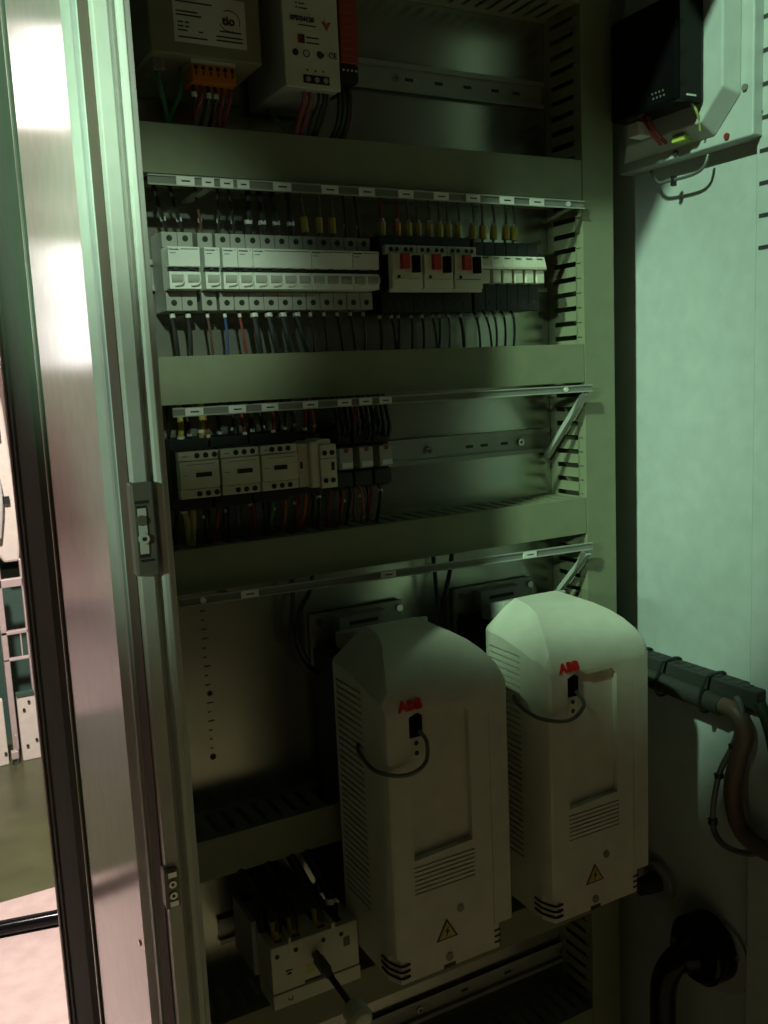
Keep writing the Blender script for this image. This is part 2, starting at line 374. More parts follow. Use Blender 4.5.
# ================================================================== label carriers below the ducts
def carrier(z0, z1, y, x0, x1, tags, label, arm=None, clips=()):
    t = thing('label_carrier', label, 'label strip', ((x0 + x1) / 2, y, z0), 'label carriers under the ducts')
    MB().box(x0, x1, y, y + .003, z0, z1).build('strip', 'strip', t, .0004)
    bx('upper_lip', 'strip_edge', t, x0, x1, y - .0015, y + .001, z1 - .0012, z1 + .0004); bx('lower_lip', 'strip_edge', t, x0, x1, y - .0015, y + .001, z0 - .0004, z0 + .0012)
    for x, wd in tags:
        g = bx('label_tag', 'label', t, x - wd / 2, x + wd / 2, y - .0016, y - .0002, z0 + .0005, z1 - .0005)
        bx('print', 'ink', g, x - wd * .22, x + wd * .25, y - .0019, y - .0014, (z0 + z1) / 2 - .0009, (z0 + z1) / 2 + .0007)
    for x in clips: cy('clip', 'sleeve', t, (x, y + .001, (z0 + z1) / 2), (x, y - .002, (z0 + z1) / 2), .0034, 10)
    if arm:
        ax, ay, az, by, bz = arm
        d = Vector((0, by - ay, bz - az)).normalized(); nn = Vector((0, -d.z, d.y)) * .0035
        a = Vector((ax, ay, az)); b = Vector((ax, by, bz)); w_ = Vector((.0045, 0, 0))
        MB().hexa([a - nn - w_, a - nn + w_, a + nn + w_, a + nn - w_, b - nn - w_, b - nn + w_, b + nn + w_, b + nn - w_]).build('support_arm', 'strip_edge', t, .0006)
    bx('support_arm', 'strip_edge', t, x0 + .06, x0 + .07, y + .003, -.002, z0 - .002, z0 + .001)
    return t
T1 = [(.052, .0197), (.077, .0134), (.098, .0148), (.117, .0139), (.163, .0218), (.222, .0217), (.270, .0213), (.323, .0208), (.373, .0217), (.420, .0211), (.472, .0219), (.520, .0228)]
carrier(1.7600, 1.7700, -.0870, .012, .600, T1, 'label carrier with twelve white tags above the circuit breakers', None, (.572,))
carrier(1.5168, 1.5258, -.0970, .0165, .6005, [(.040, .020), (.089, .020), (.128, .020), (.178, .019), (.222, .018), (.250, .017), (.277, .017)], 'label carrier with seven white tags above the contactors', (.592, -.0945, 1.5155, -.006, 1.4215), (.555,))
c3 = carrier(1.3020, 1.3115, -.0970, .008, .5975, [(.089, .021), (.270, .021), (.488, .022)], 'label carrier with three white tags above the drives', (.592, -.0945, 1.2970, -.006, 1.205), (.034,))

c3.rotation_euler = (0, .018, 0)

# ================================================================== circuit breakers
BG = 'circuit breakers in the upper device row'
def breaker(xc, n, label, tx=None):
    w_ = .018 * n - .0006; x0 = xc[0] - .009 + .0003; x1 = xc[-1] + .009 - .0003
    t = thing('circuit_breaker', label, 'circuit breaker', ((x0 + x1) / 2, -.008, 1.6320), BG)
    bx('body', 'device_grey', t, x0, x1, -.046, -.0076, 1.6325, 1.7185, bevel=.001)
    bx('terminal_block', 'device_grey', t, x0, x1, -.0520, -.044, 1.7010, 1.7180, bevel=.001)
    bx('terminal_block', 'device_grey', t, x0, x1, -.0520, -.044, 1.6325, 1.6530, bevel=.001)
    f = MB().prism([(-.046, 1.6995), (-.0725, 1.6995), (-.0735, 1.6985), (-.0725, 1.6785), (-.0700, 1.6780), (-.0640, 1.6780), (-.0640, 1.6735), (-.0715, 1.6730), (-.0715, 1.6545), (-.046, 1.6540)], 'x', x0, x1).build('front', 'cover', t, .0005)
    bx('groove', 'black', t, x0 + .0002, x1 - .0002, -.0665, -.0635, 1.6737, 1.6778)
    for i, x in enumerate(xc):
        for z in (1.7112, 1.6412):
            s_ = cy('terminal_screw', 'black', t, (x, -.0515, z), (x, -.0524, z), .0034, 12)
        if i < 99:
            MB().tube([(x + .0062, -.0745, 1.6705), (x + .0068, -.0758, 1.6650), (x + .0045, -.0752, 1.6595), (x - .0035, -.0742, 1.6580)], .0009, 6, 3).build('toggle_rim_glint', 'cover', t)  # pale arc along the toggle rim, its lamp glint built as shape
            MB().cyl((x - .0063, -.0690, 1.6655), (x + .0063, -.0690, 1.6655), .0052, 14).build('toggle', 'clear', t)
            bx('toggle_tab', 'dark', t, x - .003, x + .002, -.0700, -.0660, 1.6755, 1.6790)
        if i: bx('pole_joint', 'dark', t, x - .0093, x - .0087, -.0522, -.0515, 1.6335, 1.6525); bx('pole_joint', 'dark', t, x - .0093, x - .0087, -.0522, -.0515, 1.7015, 1.7175)
    ftext('print', 'Schneider', .0028, (x0 + .001, -.0737, 1.6955), 'ink', f)
    bx('print', 'ink', f, x0 + .014, x1 - .002, -.0738, -.0730, 1.6965, 1.6972)
    bx('print', 'ink', f, x0 + .002, x0 + .0085, -.0736, -.0728, 1.6922, 1.6928)
    return t
X0 = .0402
poles = [X0, X0 + .018, .0810, .1016, .1196] + [.1376 + .018 * i for i in range(9)]
breaker(poles[0:2], 2, 'two-pole circuit breaker nearest the left post')
breaker(poles[2:3], 1, 'single-pole breaker standing apart between two narrow gaps')
breaker(poles[3:4], 1, 'left one of two adjoining single-pole breakers')
breaker(poles[4:5], 1, 'right one of two adjoining single-pole breakers, touching the four-pole breaker')
breaker(poles[5:9], 4, 'wide four-pole circuit breaker in the middle of the breaker row')
breaker(poles[9:12], 3, 'three-pole circuit breaker right of the four-pole breaker')
breaker(poles[12:14], 2, 'two-pole circuit breaker at the right end of the breakers')

# motor protection breakers with red and black buttons
for i, lab in enumerate(('leftmost motor breaker with red and black buttons', 'middle motor breaker with red and black buttons', 'rightmost motor breaker with red and black buttons, beside white slim modules')):
    x0 = .3010 + i * .0447; x1 = x0 + .0443
    t = thing('motor_breaker', lab, 'motor breaker', ((x0 + x1) / 2, -.008, 1.628), 'motor breakers with red buttons')
    bx('body', 'black', t, x0, x1, -.056, -.0076, 1.628, 1.722, bevel=.001)
    bx('terminal_block', 'device', t, x0, x1, -.0700, -.062, 1.6970, 1.7085, bevel=.001)
    bx('core', 'black', t, x0 + .001, x1 - .001, -.0745, -.054, 1.6530, 1.6965)
    f = bx('front', 'device', t, x0 + .0005, x1 - .0005, -.0840, -.0742, 1.6545, 1.6965, bevel=.0015)
    bx('front_ridge', 'device', f, x0 + .001, x0 + .0032, -.0860, -.083, 1.672, 1.696)
    for k, dx in enumerate((.008, .0165, .029, .037)): cy('terminal_screw', 'black', t, (x0 + dx, -.0698, 1.7033), (x0 + dx, -.0706, 1.7033), .0027, 10)
    bx('red_button', 'red', t, x0 + .0125, x0 + .0235, -.0900, -.083, 1.6775, 1.6962, bevel=.001)
    bx('black_button', 'gloss_black', t, x0 + .0285, x0 + .0385, -.0900, -.083, 1.6735, 1.6940, bevel=.001)
    cy('dial', 'black', f, (x0 + .0098, -.0838, 1.6690), (x0 + .0098, -.0852, 1.6690), .0021, 10)
    bx('print_line', 'olive_yellow' if i < 2 else 'blue', f, x0 + .004, x1 - .004, -.0844, -.0838, 1.6660, 1.6668)
    bx('skirt', 'device', t, x0, x1, -.0800, -.0745, 1.6510, 1.6545)
    for dx in (.010, .022, .034): cy('lower_screw', 'dark', t, (x0 + dx, -.0558, 1.639), (x0 + dx, -.0568, 1.639), .003, 10)

ORD = ['first', 'second', 'third', 'fourth', 'fifth', 'sixth', 'seventh', 'eighth', 'ninth', 'tenth', 'eleventh', 'twelfth', 'thirteenth', 'fourteenth', 'fifteenth', 'sixteenth', 'seventeenth', 'eighteenth', 'nineteenth']
for i in range(6):
    x0 = .4400 + i * .0177; x1 = x0 + .0174
    t = thing('slim_module', ORD[i] + ' white slim rail module counted from the motor breakers', 'rail module', ((x0 + x1) / 2, -.008, 1.630), 'slim white modules beside motor breakers')
    bx('body', 'black', t, x0, x1, -.054, -.0076, 1.630, 1.718, bevel=.001)
    MB().prism([(-.052, 1.6985), (-.0680, 1.6985), (-.0730, 1.6845), (-.0725, 1.6815), (-.052, 1.6815)], 'x', x0, x1).build('hood', 'device', t, .0005)
    bx('lever', 'device', t, x0 + .0035, x1 - .0015, -.0690, -.052, 1.6640, 1.6812, bevel=.0008)
    bx('print', 'ink', t, x0 + .004, x0 + .012, -.0706, -.0685, 1.6952, 1.6960)
    cy('terminal_screw', 'dark', t, (x0 + .009, -.0538, 1.641), (x0 + .009, -.0546, 1.641), .003, 10)

# ================================================================== contactors and relays
def contactor(x0, x1, label, screws, win, zt=1.4775, zb=1.4255, y=-.092):
    t = thing('contactor', label, 'contactor', ((x0 + x1) / 2, -.008, 1.408), 'white contactors in the lower device row')
    bx('base', 'black', t, x0, x1, -.058, -.0076, 1.408, 1.490, bevel=.001)
    bx('core', 'black', t, x0 + .0005, x1 - .0005, -.0790, -.056, zb - .002, zt + .002)
    f = bx('front', 'device', t, x0, x1, y, -.0788, zb + .011, zt - .0105, bevel=.001)
    bx('terminal_block', 'device', t, x0, x1, y + .002, -.0788, zt - .0100, zt, bevel=.0008)
    bx('terminal_block', 'device', t, x0, x1, y + .002, -.0788, zb, zb + .0105, bevel=.0008)
    for dx in screws:
        for z in (zt - .0047, zb + .0048): cy('terminal_screw', 'black', t, (x0 + dx, y + .0025, z), (x0 + dx, y + .0012, z), .0031, 12)
    bx('window', 'black', f, x0 + win[0], x0 + win[1], y - .0006, y + .001, 1.4490, 1.4540)
    bx('print', 'ink', f, x0 + .004, x0 + .010, y - .0003, y + .001, zt - .0052, zt - .0046)
    bx('print', 'ink', f, x0 + .008, x1 - .004, y - .0003, y + .001, zt - .0146, zt - .0141)
    bx('print', 'ink', f, x0 + .003, x0 + .009, y - .0003, y + .001, 1.4512, 1.4517)
    return t
contactor(.0205, .0655, 'first white contactor nearest the left post', (.021, .031, .041), (.018, .036))
contactor(.0685, .1135, 'second white contactor, between two other contactors', (.018, .028, .038), (.018, .036))
contactor(.1160, .1610, 'third white contactor, beside the narrow contactor with four screws', (.014, .024, .034), (.015, .031))
t = thing('auxiliary_contact', 'narrow white auxiliary contact block with four screws beside third contactor', 'contact block', (.19, -.008, 1.408))
bx('base', 'black', t, .1625, .2080, -.052, -.0076, 1.412, 1.486, bevel=.001)
bx('side_unit', 'device', t, .1620, .1745, -.0900, -.050, 1.4255, 1.4765, bevel=.0012)
bx('side_window', 'black', t, .1640, .1672, -.0906, -.089, 1.4475, 1.4555)
bx('hinge_block', 'device', t, .1750, .1865, -.0960, -.050, 1.4240, 1.4780, bevel=.002)
f = bx('front_block', 'device', t, .1870, .2080, -.0980, -.050, 1.4225, 1.4740, bevel=.0012)
bx('cap', 'device', f, .1850, .2030, -.0935, -.06, 1.4742, 1.4800, bevel=.001)
for x in (.1925, .2020):
    for z in (1.4640, 1.4315): cy('terminal_screw', 'black', t, (x, -.0975, z), (x, -.0988, z), .0031, 12)
bx('indicator', 'black', f, .2005, .2045, -.0986, -.097, 1.4430, 1.4530); bx('groove', 'dark', f, .1872, .2078, -.0983, -.0975, 1.4572, 1.4579)
for i, (x0, lab) in enumerate(((.2290, 'first small plug-in relay, beside the auxiliary contact block'), (.2570, 'middle small plug-in relay with white tag'), (.2850, 'last small plug-in relay, next to the bare DIN rail'))):
    x1 = x0 + .0185
    t = thing('plug_relay', lab, 'relay', ((x0 + x1) / 2, -.008, 1.415), 'small plug-in relays')
    bx('socket', 'black', t, x0 - .0025, x1 + .005, -.042, -.0076, 1.412, 1.492, bevel=.001)
    bx('socket_step', 'dark', t, x0 - .002, x1 + .004, -.050, -.041, 1.468, 1.488, bevel=.001); bx('socket_step', 'dark', t, x0 - .002, x1 + .004, -.050, -.041, 1.415, 1.434, bevel=.001)
    bx('case', 'device_grey', t, x0, x1, -.0620, -.041, 1.4380, 1.4645, bevel=.001)
    bx('name_tag', 'label', t, x0 + .003, x1 - .001, -.0628, -.061, 1.4400, 1.4465)
    bx('test_button', 'wire_red', t, x0 + .007, x0 + .012, -.0628, -.061, 1.4590, 1.4640)

# ================================================================== wires
def wire(pts, r, m, label, sleeve=None, group=None, sm='sleeve', sr=None, name='wire', n=6):
    o = MB().tube(pts, r, n, 5).build(name, m)
    tag(o, label, 'wire' if name == 'wire' else 'cable', group)
    if sleeve:
        for (p, q) in (sleeve if isinstance(sleeve[0][0], tuple) else [sleeve]):
            MB().cyl(p, q, sr or r * 1.35, 8).build('marker_sleeve', sm, o)
    return o
CN = {'black': 'black', 'brown': 'brown', 'blue': 'blue', 'wire_red': 'red', 'wire_orange': 'orange', 'wire_grey': 'grey', 'olive_yellow': 'yellowish', 'green': 'green'}
PN = ['first terminal of the left two-pole breaker', 'second terminal of the left two-pole breaker', 'terminal of the single breaker set apart', 'terminal of the left adjoining single breaker', 'terminal of the right adjoining single breaker'] + [o_ + ' terminal of the four-pole breaker' for o_ in ORD[:4]] + [o_ + ' terminal of the three-pole breaker' for o_ in ORD[:3]] + [o_ + ' terminal of the right two-pole breaker' for o_ in ORD[:2]]
tc = ['black', 'black', 'brown', 'black', 'black', 'black', 'black', 'black', 'black', 'wire_grey', 'wire_grey', 'wire_grey', 'black', 'black']
bc = ['black', 'black', 'brown', 'blue', 'wire_red', 'black', 'black', 'black', 'black', 'black', 'black', 'black', 'black', 'wire_grey']
for i, x in enumerate(poles):
    th = 5 <= i <= 8
    r = .0036 if th else (.0024 if i < 2 else .0017)
    lean = -.012 if i < 2 else random.uniform(-.006, .003)
    ys = 9 <= i <= 11
    sl = [((x, -.041, 1.724), (x + lean * .25, -.041, 1.742))] if ys else [((x + lean * .15, -.041, 1.731), (x + lean * .2, -.041, 1.7355))]
    wire([(x, -.040, 1.714), (x, -.041, 1.724), (x + lean * .5, -.043, 1.746), (x + lean, -.040, 1.780)], r, tc[i], '%s wire rising from the %s' % (CN[tc[i]], PN[i]), sl, 'wires above the circuit breakers', 'yellow' if ys else 'sleeve', .0046 if ys else r * 1.35)
    bend = random.uniform(-.002, .010)
    if i == 8: bend = .014
    wire([(x, -.040, 1.6375), (x, -.041, 1.627), (x + bend * .3, -.046, 1.603), (x + bend, -.043, 1.574)], r, bc[i], '%s wire dropping from the %s' % (CN[bc[i]], PN[i]), [((x, -.041, 1.630), (x + .0002, -.0415, 1.6255))], 'wires below the circuit breakers')
XY = [.3175, .339, .355, .369, .386, .4015, .4145, .4295, .453, .469, .4865, .506, .519]
for i, x in enumerate(XY):
    x -= .004; m = 'wire_red' if i in (0, 1) else 'wire_grey'
    _w = wire([(x, -.030, 1.716), (x, -.041, 1.722), (x + random.uniform(-.003, .003), -.044, 1.748), (x, -.040, 1.780)], .0018, m, '%s wire with yellow sleeve, %s from the left above the motor breakers' % (CN[m], ORD[i]),
         [((x, -.0415, 1.7235), (x, -.0425, 1.7400))], 'yellow-sleeved wires above motor breakers', 'yellow' if i != 1 else 'orange', .0052)
    MB().cyl((x, -.0425, 1.7402), (x, -.0428, 1.7440), .0030, 8).build('ferrule', 'sleeve', _w)
XB = [(.304, 0), (.321, .004), (.331, -.004), (.350, -.002), (.366, 0), (.382, .005), (.392, -.003), (.406, -.001), (.424, .005), (.450, .005), (.466, .008), (.480, .001), (.495, 0), (.511, -.002)]
for i, (x, b) in enumerate(XB):
    wire([(x, -.032, 1.634), (x, -.043, 1.622), (x + b * .5, -.046, 1.600), (x + b, -.043, 1.574)], .0024 if i == 8 else .0017, 'black' if i not in (7, 11) else 'wire_grey', '%s wire, %s from the left below the motor breakers' % ('black' if i not in (7, 11) else 'grey', ORD[i]), [((x, -.042, 1.6255), (x, -.043, 1.6215))], 'wires below the motor breakers')
W3 = ['olive_yellow', 'black', 'olive_yellow', 'wire_orange', 'black', 'black', 'wire_red', 'black', 'black', 'wire_red', 'black', 'wire_grey', 'wire_red', 'wire_orange', 'black', 'brown', 'wire_red', 'black', 'black']
XT = [.036, .046, .060, .068, .082, .098, .112, .122, .135, .148, .163, .177, .189, .201, .237, .247, .258, .273, .285]
for i, x in enumerate(XT):
    m = W3[i]; dx = random.uniform(-.005, .005); thick = m == 'olive_yellow'
    wire([(x, -.036, 1.480), (x, -.052, 1.490), (x + dx * .5, -.052, 1.510), (x + dx, -.043, 1.538)], .0034 if thick else .0021, m, '%s wire, %s from the left above the contactor row' % (CN[m], ORD[i]), None if i > 13 else [((x, -.0525, 1.4895 + (i % 3) * .003), (x, -.0525, 1.4930 + (i % 3) * .003))], 'wires above the contactor row', 'sleeve')
XC = [.033, .043, .057, .074, .084, .096, .113, .128, .141, .157, .171, .185, .202, .218, .235, .246, .260, .275, .288]
WB = ['olive_yellow', 'olive_yellow', 'black', 'wire_red', 'black', 'wire_grey', 'wire_red', 'black', 'green', 'wire_orange', 'wire_red', 'wire_orange', 'black', 'wire_red', 'wire_red', 'black', 'wire_orange', 'wire_red', 'black']
for i, x in enumerate(XC):
    m = WB[i]; dx = random.uniform(-.007, .006)
    wire([(x, -.034, 1.420), (x, -.052, 1.411), (x + dx * .5, -.054, 1.392), (x + dx, -.043, 1.360)], .0034 if m == 'olive_yellow' else .0023, m, '%s wire, %s from the left below the contactor row' % (CN[m], ORD[i]), [((x, -.053, 1.4085 - (i % 3) * .004), (x, -.0532, 1.4050 - (i % 3) * .004))] if i % 2 == 0 else None, 'wires below the contactor row')
# second layer of thin wires behind
for i in range(14):
    x = .028 + i * .0195; m = ['black', 'wire_red', 'black', 'green', 'black', 'wire_orange', 'black'][i % 7]
    wire([(x, -.020, 1.418), (x + .002, -.028, 1.400), (x - .002, -.030, 1.380), (x, -.030, 1.356)], .0019, m, '%s wire of the rear layer below the contactors, %s from the left' % (CN[m], ORD[i]), None, 'rear wires below the contactors')
    if i < 10: wire([(x, -.020, 1.484), (x + .003, -.026, 1.500), (x, -.028, 1.515), (x + .001, -.028, 1.538)], .0019, m, '%s wire of the rear layer above the contactors, %s from the left' % (CN[m], ORD[i]), None, 'rear wires above the contactors')
for i in range(11):
    x = .230 + i * .0072
    wire([(x, -.038, 1.470 + (i % 2) * .012), (x + .001, -.058, 1.478 + (i % 3) * .005), (x + .003, -.050, 1.500), (x + .002, -.040, 1.536)], .0026, 'black', 'black wire, %s in the dense bundle above the small relays' % ORD[i], None, 'black wires above the relays')

# ================================================================== top row: transformer, power supply, red safety relay
t = thing('transformer', 'olive grey boxed transformer with white rating label in the top left corner', 'transformer', (.085, -.01, 1.885))
bx('housing', 'trafo', t, .0225, .1435, -.100, -.0076, 1.888, 2.015, bevel=.002)
bx('mounting_foot', 'rail', t, .018, .150, -.0076, -.001, 1.872, 2.02)
lb = bx('rating_label', 'label', t, .0480, .1265, -.1008, -.0995, 1.9010, 1.9490)
ftext('logo', 'tio', .0125, (.1005, -.1010, 1.9235), 'ink', lb, .03)
arc = []
for k in range(11):
    a = math.radians(-20 + k * 20); arc.append((.1085 + .0115 * math.cos(a), -.1010, 1.9275 + .0105 * math.sin(a)))
MB().tube(arc[:8], .0004, 4, 2).build('logo_arc', 'ink', lb)
MB().tube([(.1085 + .0115 * math.cos(a), -.1010, 1.9275 + .0105 * math.sin(a)) for a in [math.radians(200 + k * 18) for k in range(6)]], .0004, 4, 2).build('logo_arc', 'ink', lb)
for x0, x1, z in ((.051, .090, 1.9405), (.051, .074, 1.9310), (.051, .078, 1.9275), (.052, .058, 1.9205), (.060, .064, 1.9205), (.052, .058, 1.9165), (.060, .064, 1.9165), (.052, .062, 1.9125), (.074, .079, 1.9125), (.052, .083, 1.9060), (.097, .121, 1.9165), (.093, .122, 1.9110), (.093, .122, 1.9070)):
    bx('print', 'ink', lb, x0, x1, -.1011, -.1005, z - .0007, z + .0007)
tb = bx('terminal_strip', 'orange', t, .0660, .1145, -.0950, -.060, 1.8655, 1.8835, bevel=.001)
bx('terminal_top', 'sleeve', tb, .0660, .1145, -.0935, -.060, 1.8836, 1.8880)
for k in range(6):
    x = .0702 + k * .0080
    cy('terminal_hole', 'black', tb, (x, -.0948, 1.8795), (x, -.0955, 1.8795), .0024, 8); bx('clamp_slot', 'brown', tb, x - .0012, x + .0012, -.0955, -.0948, 1.8720, 1.8765)
cy('earth_screw', 'steel', t, (.0330, -.085, 1.8805), (.0330, -.089, 1.8805), .004, 10); bx('earth_lug', 'rail', t, .028, .040, -.085, -.05, 1.876, 1.888)
for i, (x, m, e) in enumerate(((.070, 'black', .074), (.078, 'wire_red', .066), (.086, 'black', .078), (.094, 'black', .090), (.102, 'wire_red', .098), (.110, 'wire_red', .104))):
    wire([(x, -.080, 1.868), (x, -.083, 1.855), (x * .6 + e * .4, -.070, 1.838), (e, -.045, 1.812)], .0022, m, '%s wire, %s from the left under the orange terminal strip' % (CN[m], ORD[i]), [((x, -.0835, 1.8575), (x, -.084, 1.853))] if i in (0, 2, 3) else None, 'wires under the transformer')
wire([(.033, -.080, 1.878), (.036, -.080, 1.855), (.045, -.062, 1.836), (.052, -.040, 1.812)], .0024, 'green', 'dark green earth wire curving down beside the left post', None, 'wires under the transformer')
wire([(.060, -.072, 1.884), (.058, -.078, 1.860), (.050, -.060, 1.838), (.044, -.042, 1.812)], .0022, 'green', 'dark green wire left of the orange terminal strip', None, 'wires under the transformer')

t = thing('power_supply', 'white power supply with red triangle mark and CE sign', 'power supply', (.194, -.008, 1.86))
bx('case', 'device_grey', t, .1605, .2265, -.1180, -.0076, 1.8640, 1.9880, bevel=.0015)
f = bx('front_plate', 'device', t, .1610, .2260, -.1210, -.1181, 1.8630, 1.9880, bevel=.0008)
ftext('print', 'SPD24120', .0066, (.1695, -.1216, 1.9310), 'ink', f, .03)
bx('print', 'ink', f, .179, .199, -.1215, -.1208, 1.9265, 1.9275); bx('print', 'ink', f, .180, .187, -.1215, -.1208, 1.9480, 1.9492); bx('print', 'ink', f, .180, .190, -.1215, -.1208, 1.9435, 1.9447)
for x, z in ((.1773, 1.9487), (.1773, 1.9442)): cy('indicator', 'dark', f, (x, -.1208, z), (x, -.1218, z), .0009, 8)
MB().prism([(.2065, 1.9335), (.2175, 1.9335), (.2120, 1.9240)], 'y', -.1216, -.1208).build('logo_triangle', 'wire_orange', f); MB().prism([(.2095, 1.9355), (.2145, 1.9355), (.2120, 1.9310)], 'y', -.1219, -.1212).build('logo_triangle', 'device', f)
bx('switch_mark', 'wire_red', f, .1775, .1812, -.1217, -.1208, 1.9085, 1.9175); bx('switch_mark', 'ink', f, .1812, .1850, -.1217, -.1208, 1.9085, 1.9175)
for z in (1.9150, 1.9095): bx('print', 'ink', f, .187, .202, -.1215, -.1208, z - .0006, z + .0006)
cy('approval_mark', 'ink', f, (.1735, -.1208, 1.8985), (.1735, -.1215, 1.8985), .0036, 12)
MB().tube([(.1865 + .0035 * math.cos(a), -.1212, 1.8985 + .0035 * math.sin(a)) for a in [k * math.pi / 5 for k in range(10)]], .0005, 4, 2, True).build('approval_mark', 'ink', f)
MB().prism([(.1985, 1.8985), (.1995, 1.9020), (.2030, 1.9025), (.2055, 1.9005), (.2080, 1.9000), (.2065, 1.8965), (.2030, 1.8945), (.2000, 1.8955)], 'y', -.1215, -.1208).build('approval_mark', 'ink', f)
ftext('ce_mark', 'CE', .0085, (.2125, -.1216, 1.8965), 'ink', f)
bx('terminal_slot', 'black', f, .1815, .2120, -.1222, -.1205, 1.8680, 1.8765)
for k in range(3): cy('terminal_screw', 'device_grey', f, (.1865 + k * .0105, -.1220, 1.8720), (.1865 + k * .0105, -.1228, 1.8720), .003, 10); cy('print_dot', 'ink', f, (.1865 + k * .0095, -.1208, 1.8815), (.1865 + k * .0095, -.1215, 1.8815), .001, 8)
for i, (x, m, e, ye) in enumerate(((.1880, 'wire_red', .190, -.06), (.1955, 'wire_red', .197, -.05), (.2060, 'black', .204, -.06), (.2120, 'black', .212, -.05), (.2165, 'black', .216, -.045))):
    wire([(x, -.105, 1.868), (x + .001, -.102, 1.855), (x * .4 + e * .6, -.085, 1.838), (e, ye, 1.812)], .0023, m, '%s wire, %s from the left below the white power supply' % (CN[m], ORD[i]), None, 'wires below the power supply')
MB_ = MB().tube([(.178, -.02, 1.866), (.172, -.05, 1.852), (.178, -.06, 1.838), (.190, -.05, 1.828), (.186, -.04, 1.812)], .0022, 6, 6).build('wire', 'green'); tag(MB_, 'dark green wire looping below the left side of the power supply', 'wire')
t = thing('safety_relay', 'narrow red relay module with black terminal blocks beside the power supply', 'relay', (.250, -.008, 1.88))
bx('case', 'red_module', t, .2390, .2610, -.1000, -.0076, 1.9020, 1.9780, bevel=.001)
for z0, z1 in ((1.8820, 1.9010), (1.9790, 1.9980)):
    b = bx('terminal_block', 'black', t, .2390, .2610, -.0980, -.03, z0, z1, bevel=.001)
    for k in range(4): cy('terminal_screw', 'sleeve', b, (.2420 + k * .0053, -.0975, z0 + .0125), (.2420 + k * .0053, -.0990, z0 + .0125), .0012, 8)
for r_ in range(9): bx('print', 'wire_orange', t, .2405, .2570 - (r_ % 3) * .003, -.1005, -.0995, 1.909 + r_ * .0076, 1.9100 + r_ * .0076)
for i, x in enumerate((.2425, .2480, .2540, .2585)):
    m = ('black', 'black', 'black', 'brown')[i]
    wire([(x, -.075, 1.886), (x + .002, -.078, 1.868), (x, -.072, 1.840), (x - .014, -.055, 1.812)], .0021, m, '%s wire, %s from the left below the red module' % (CN[m], ORD[i]), None, 'wires below the red module')

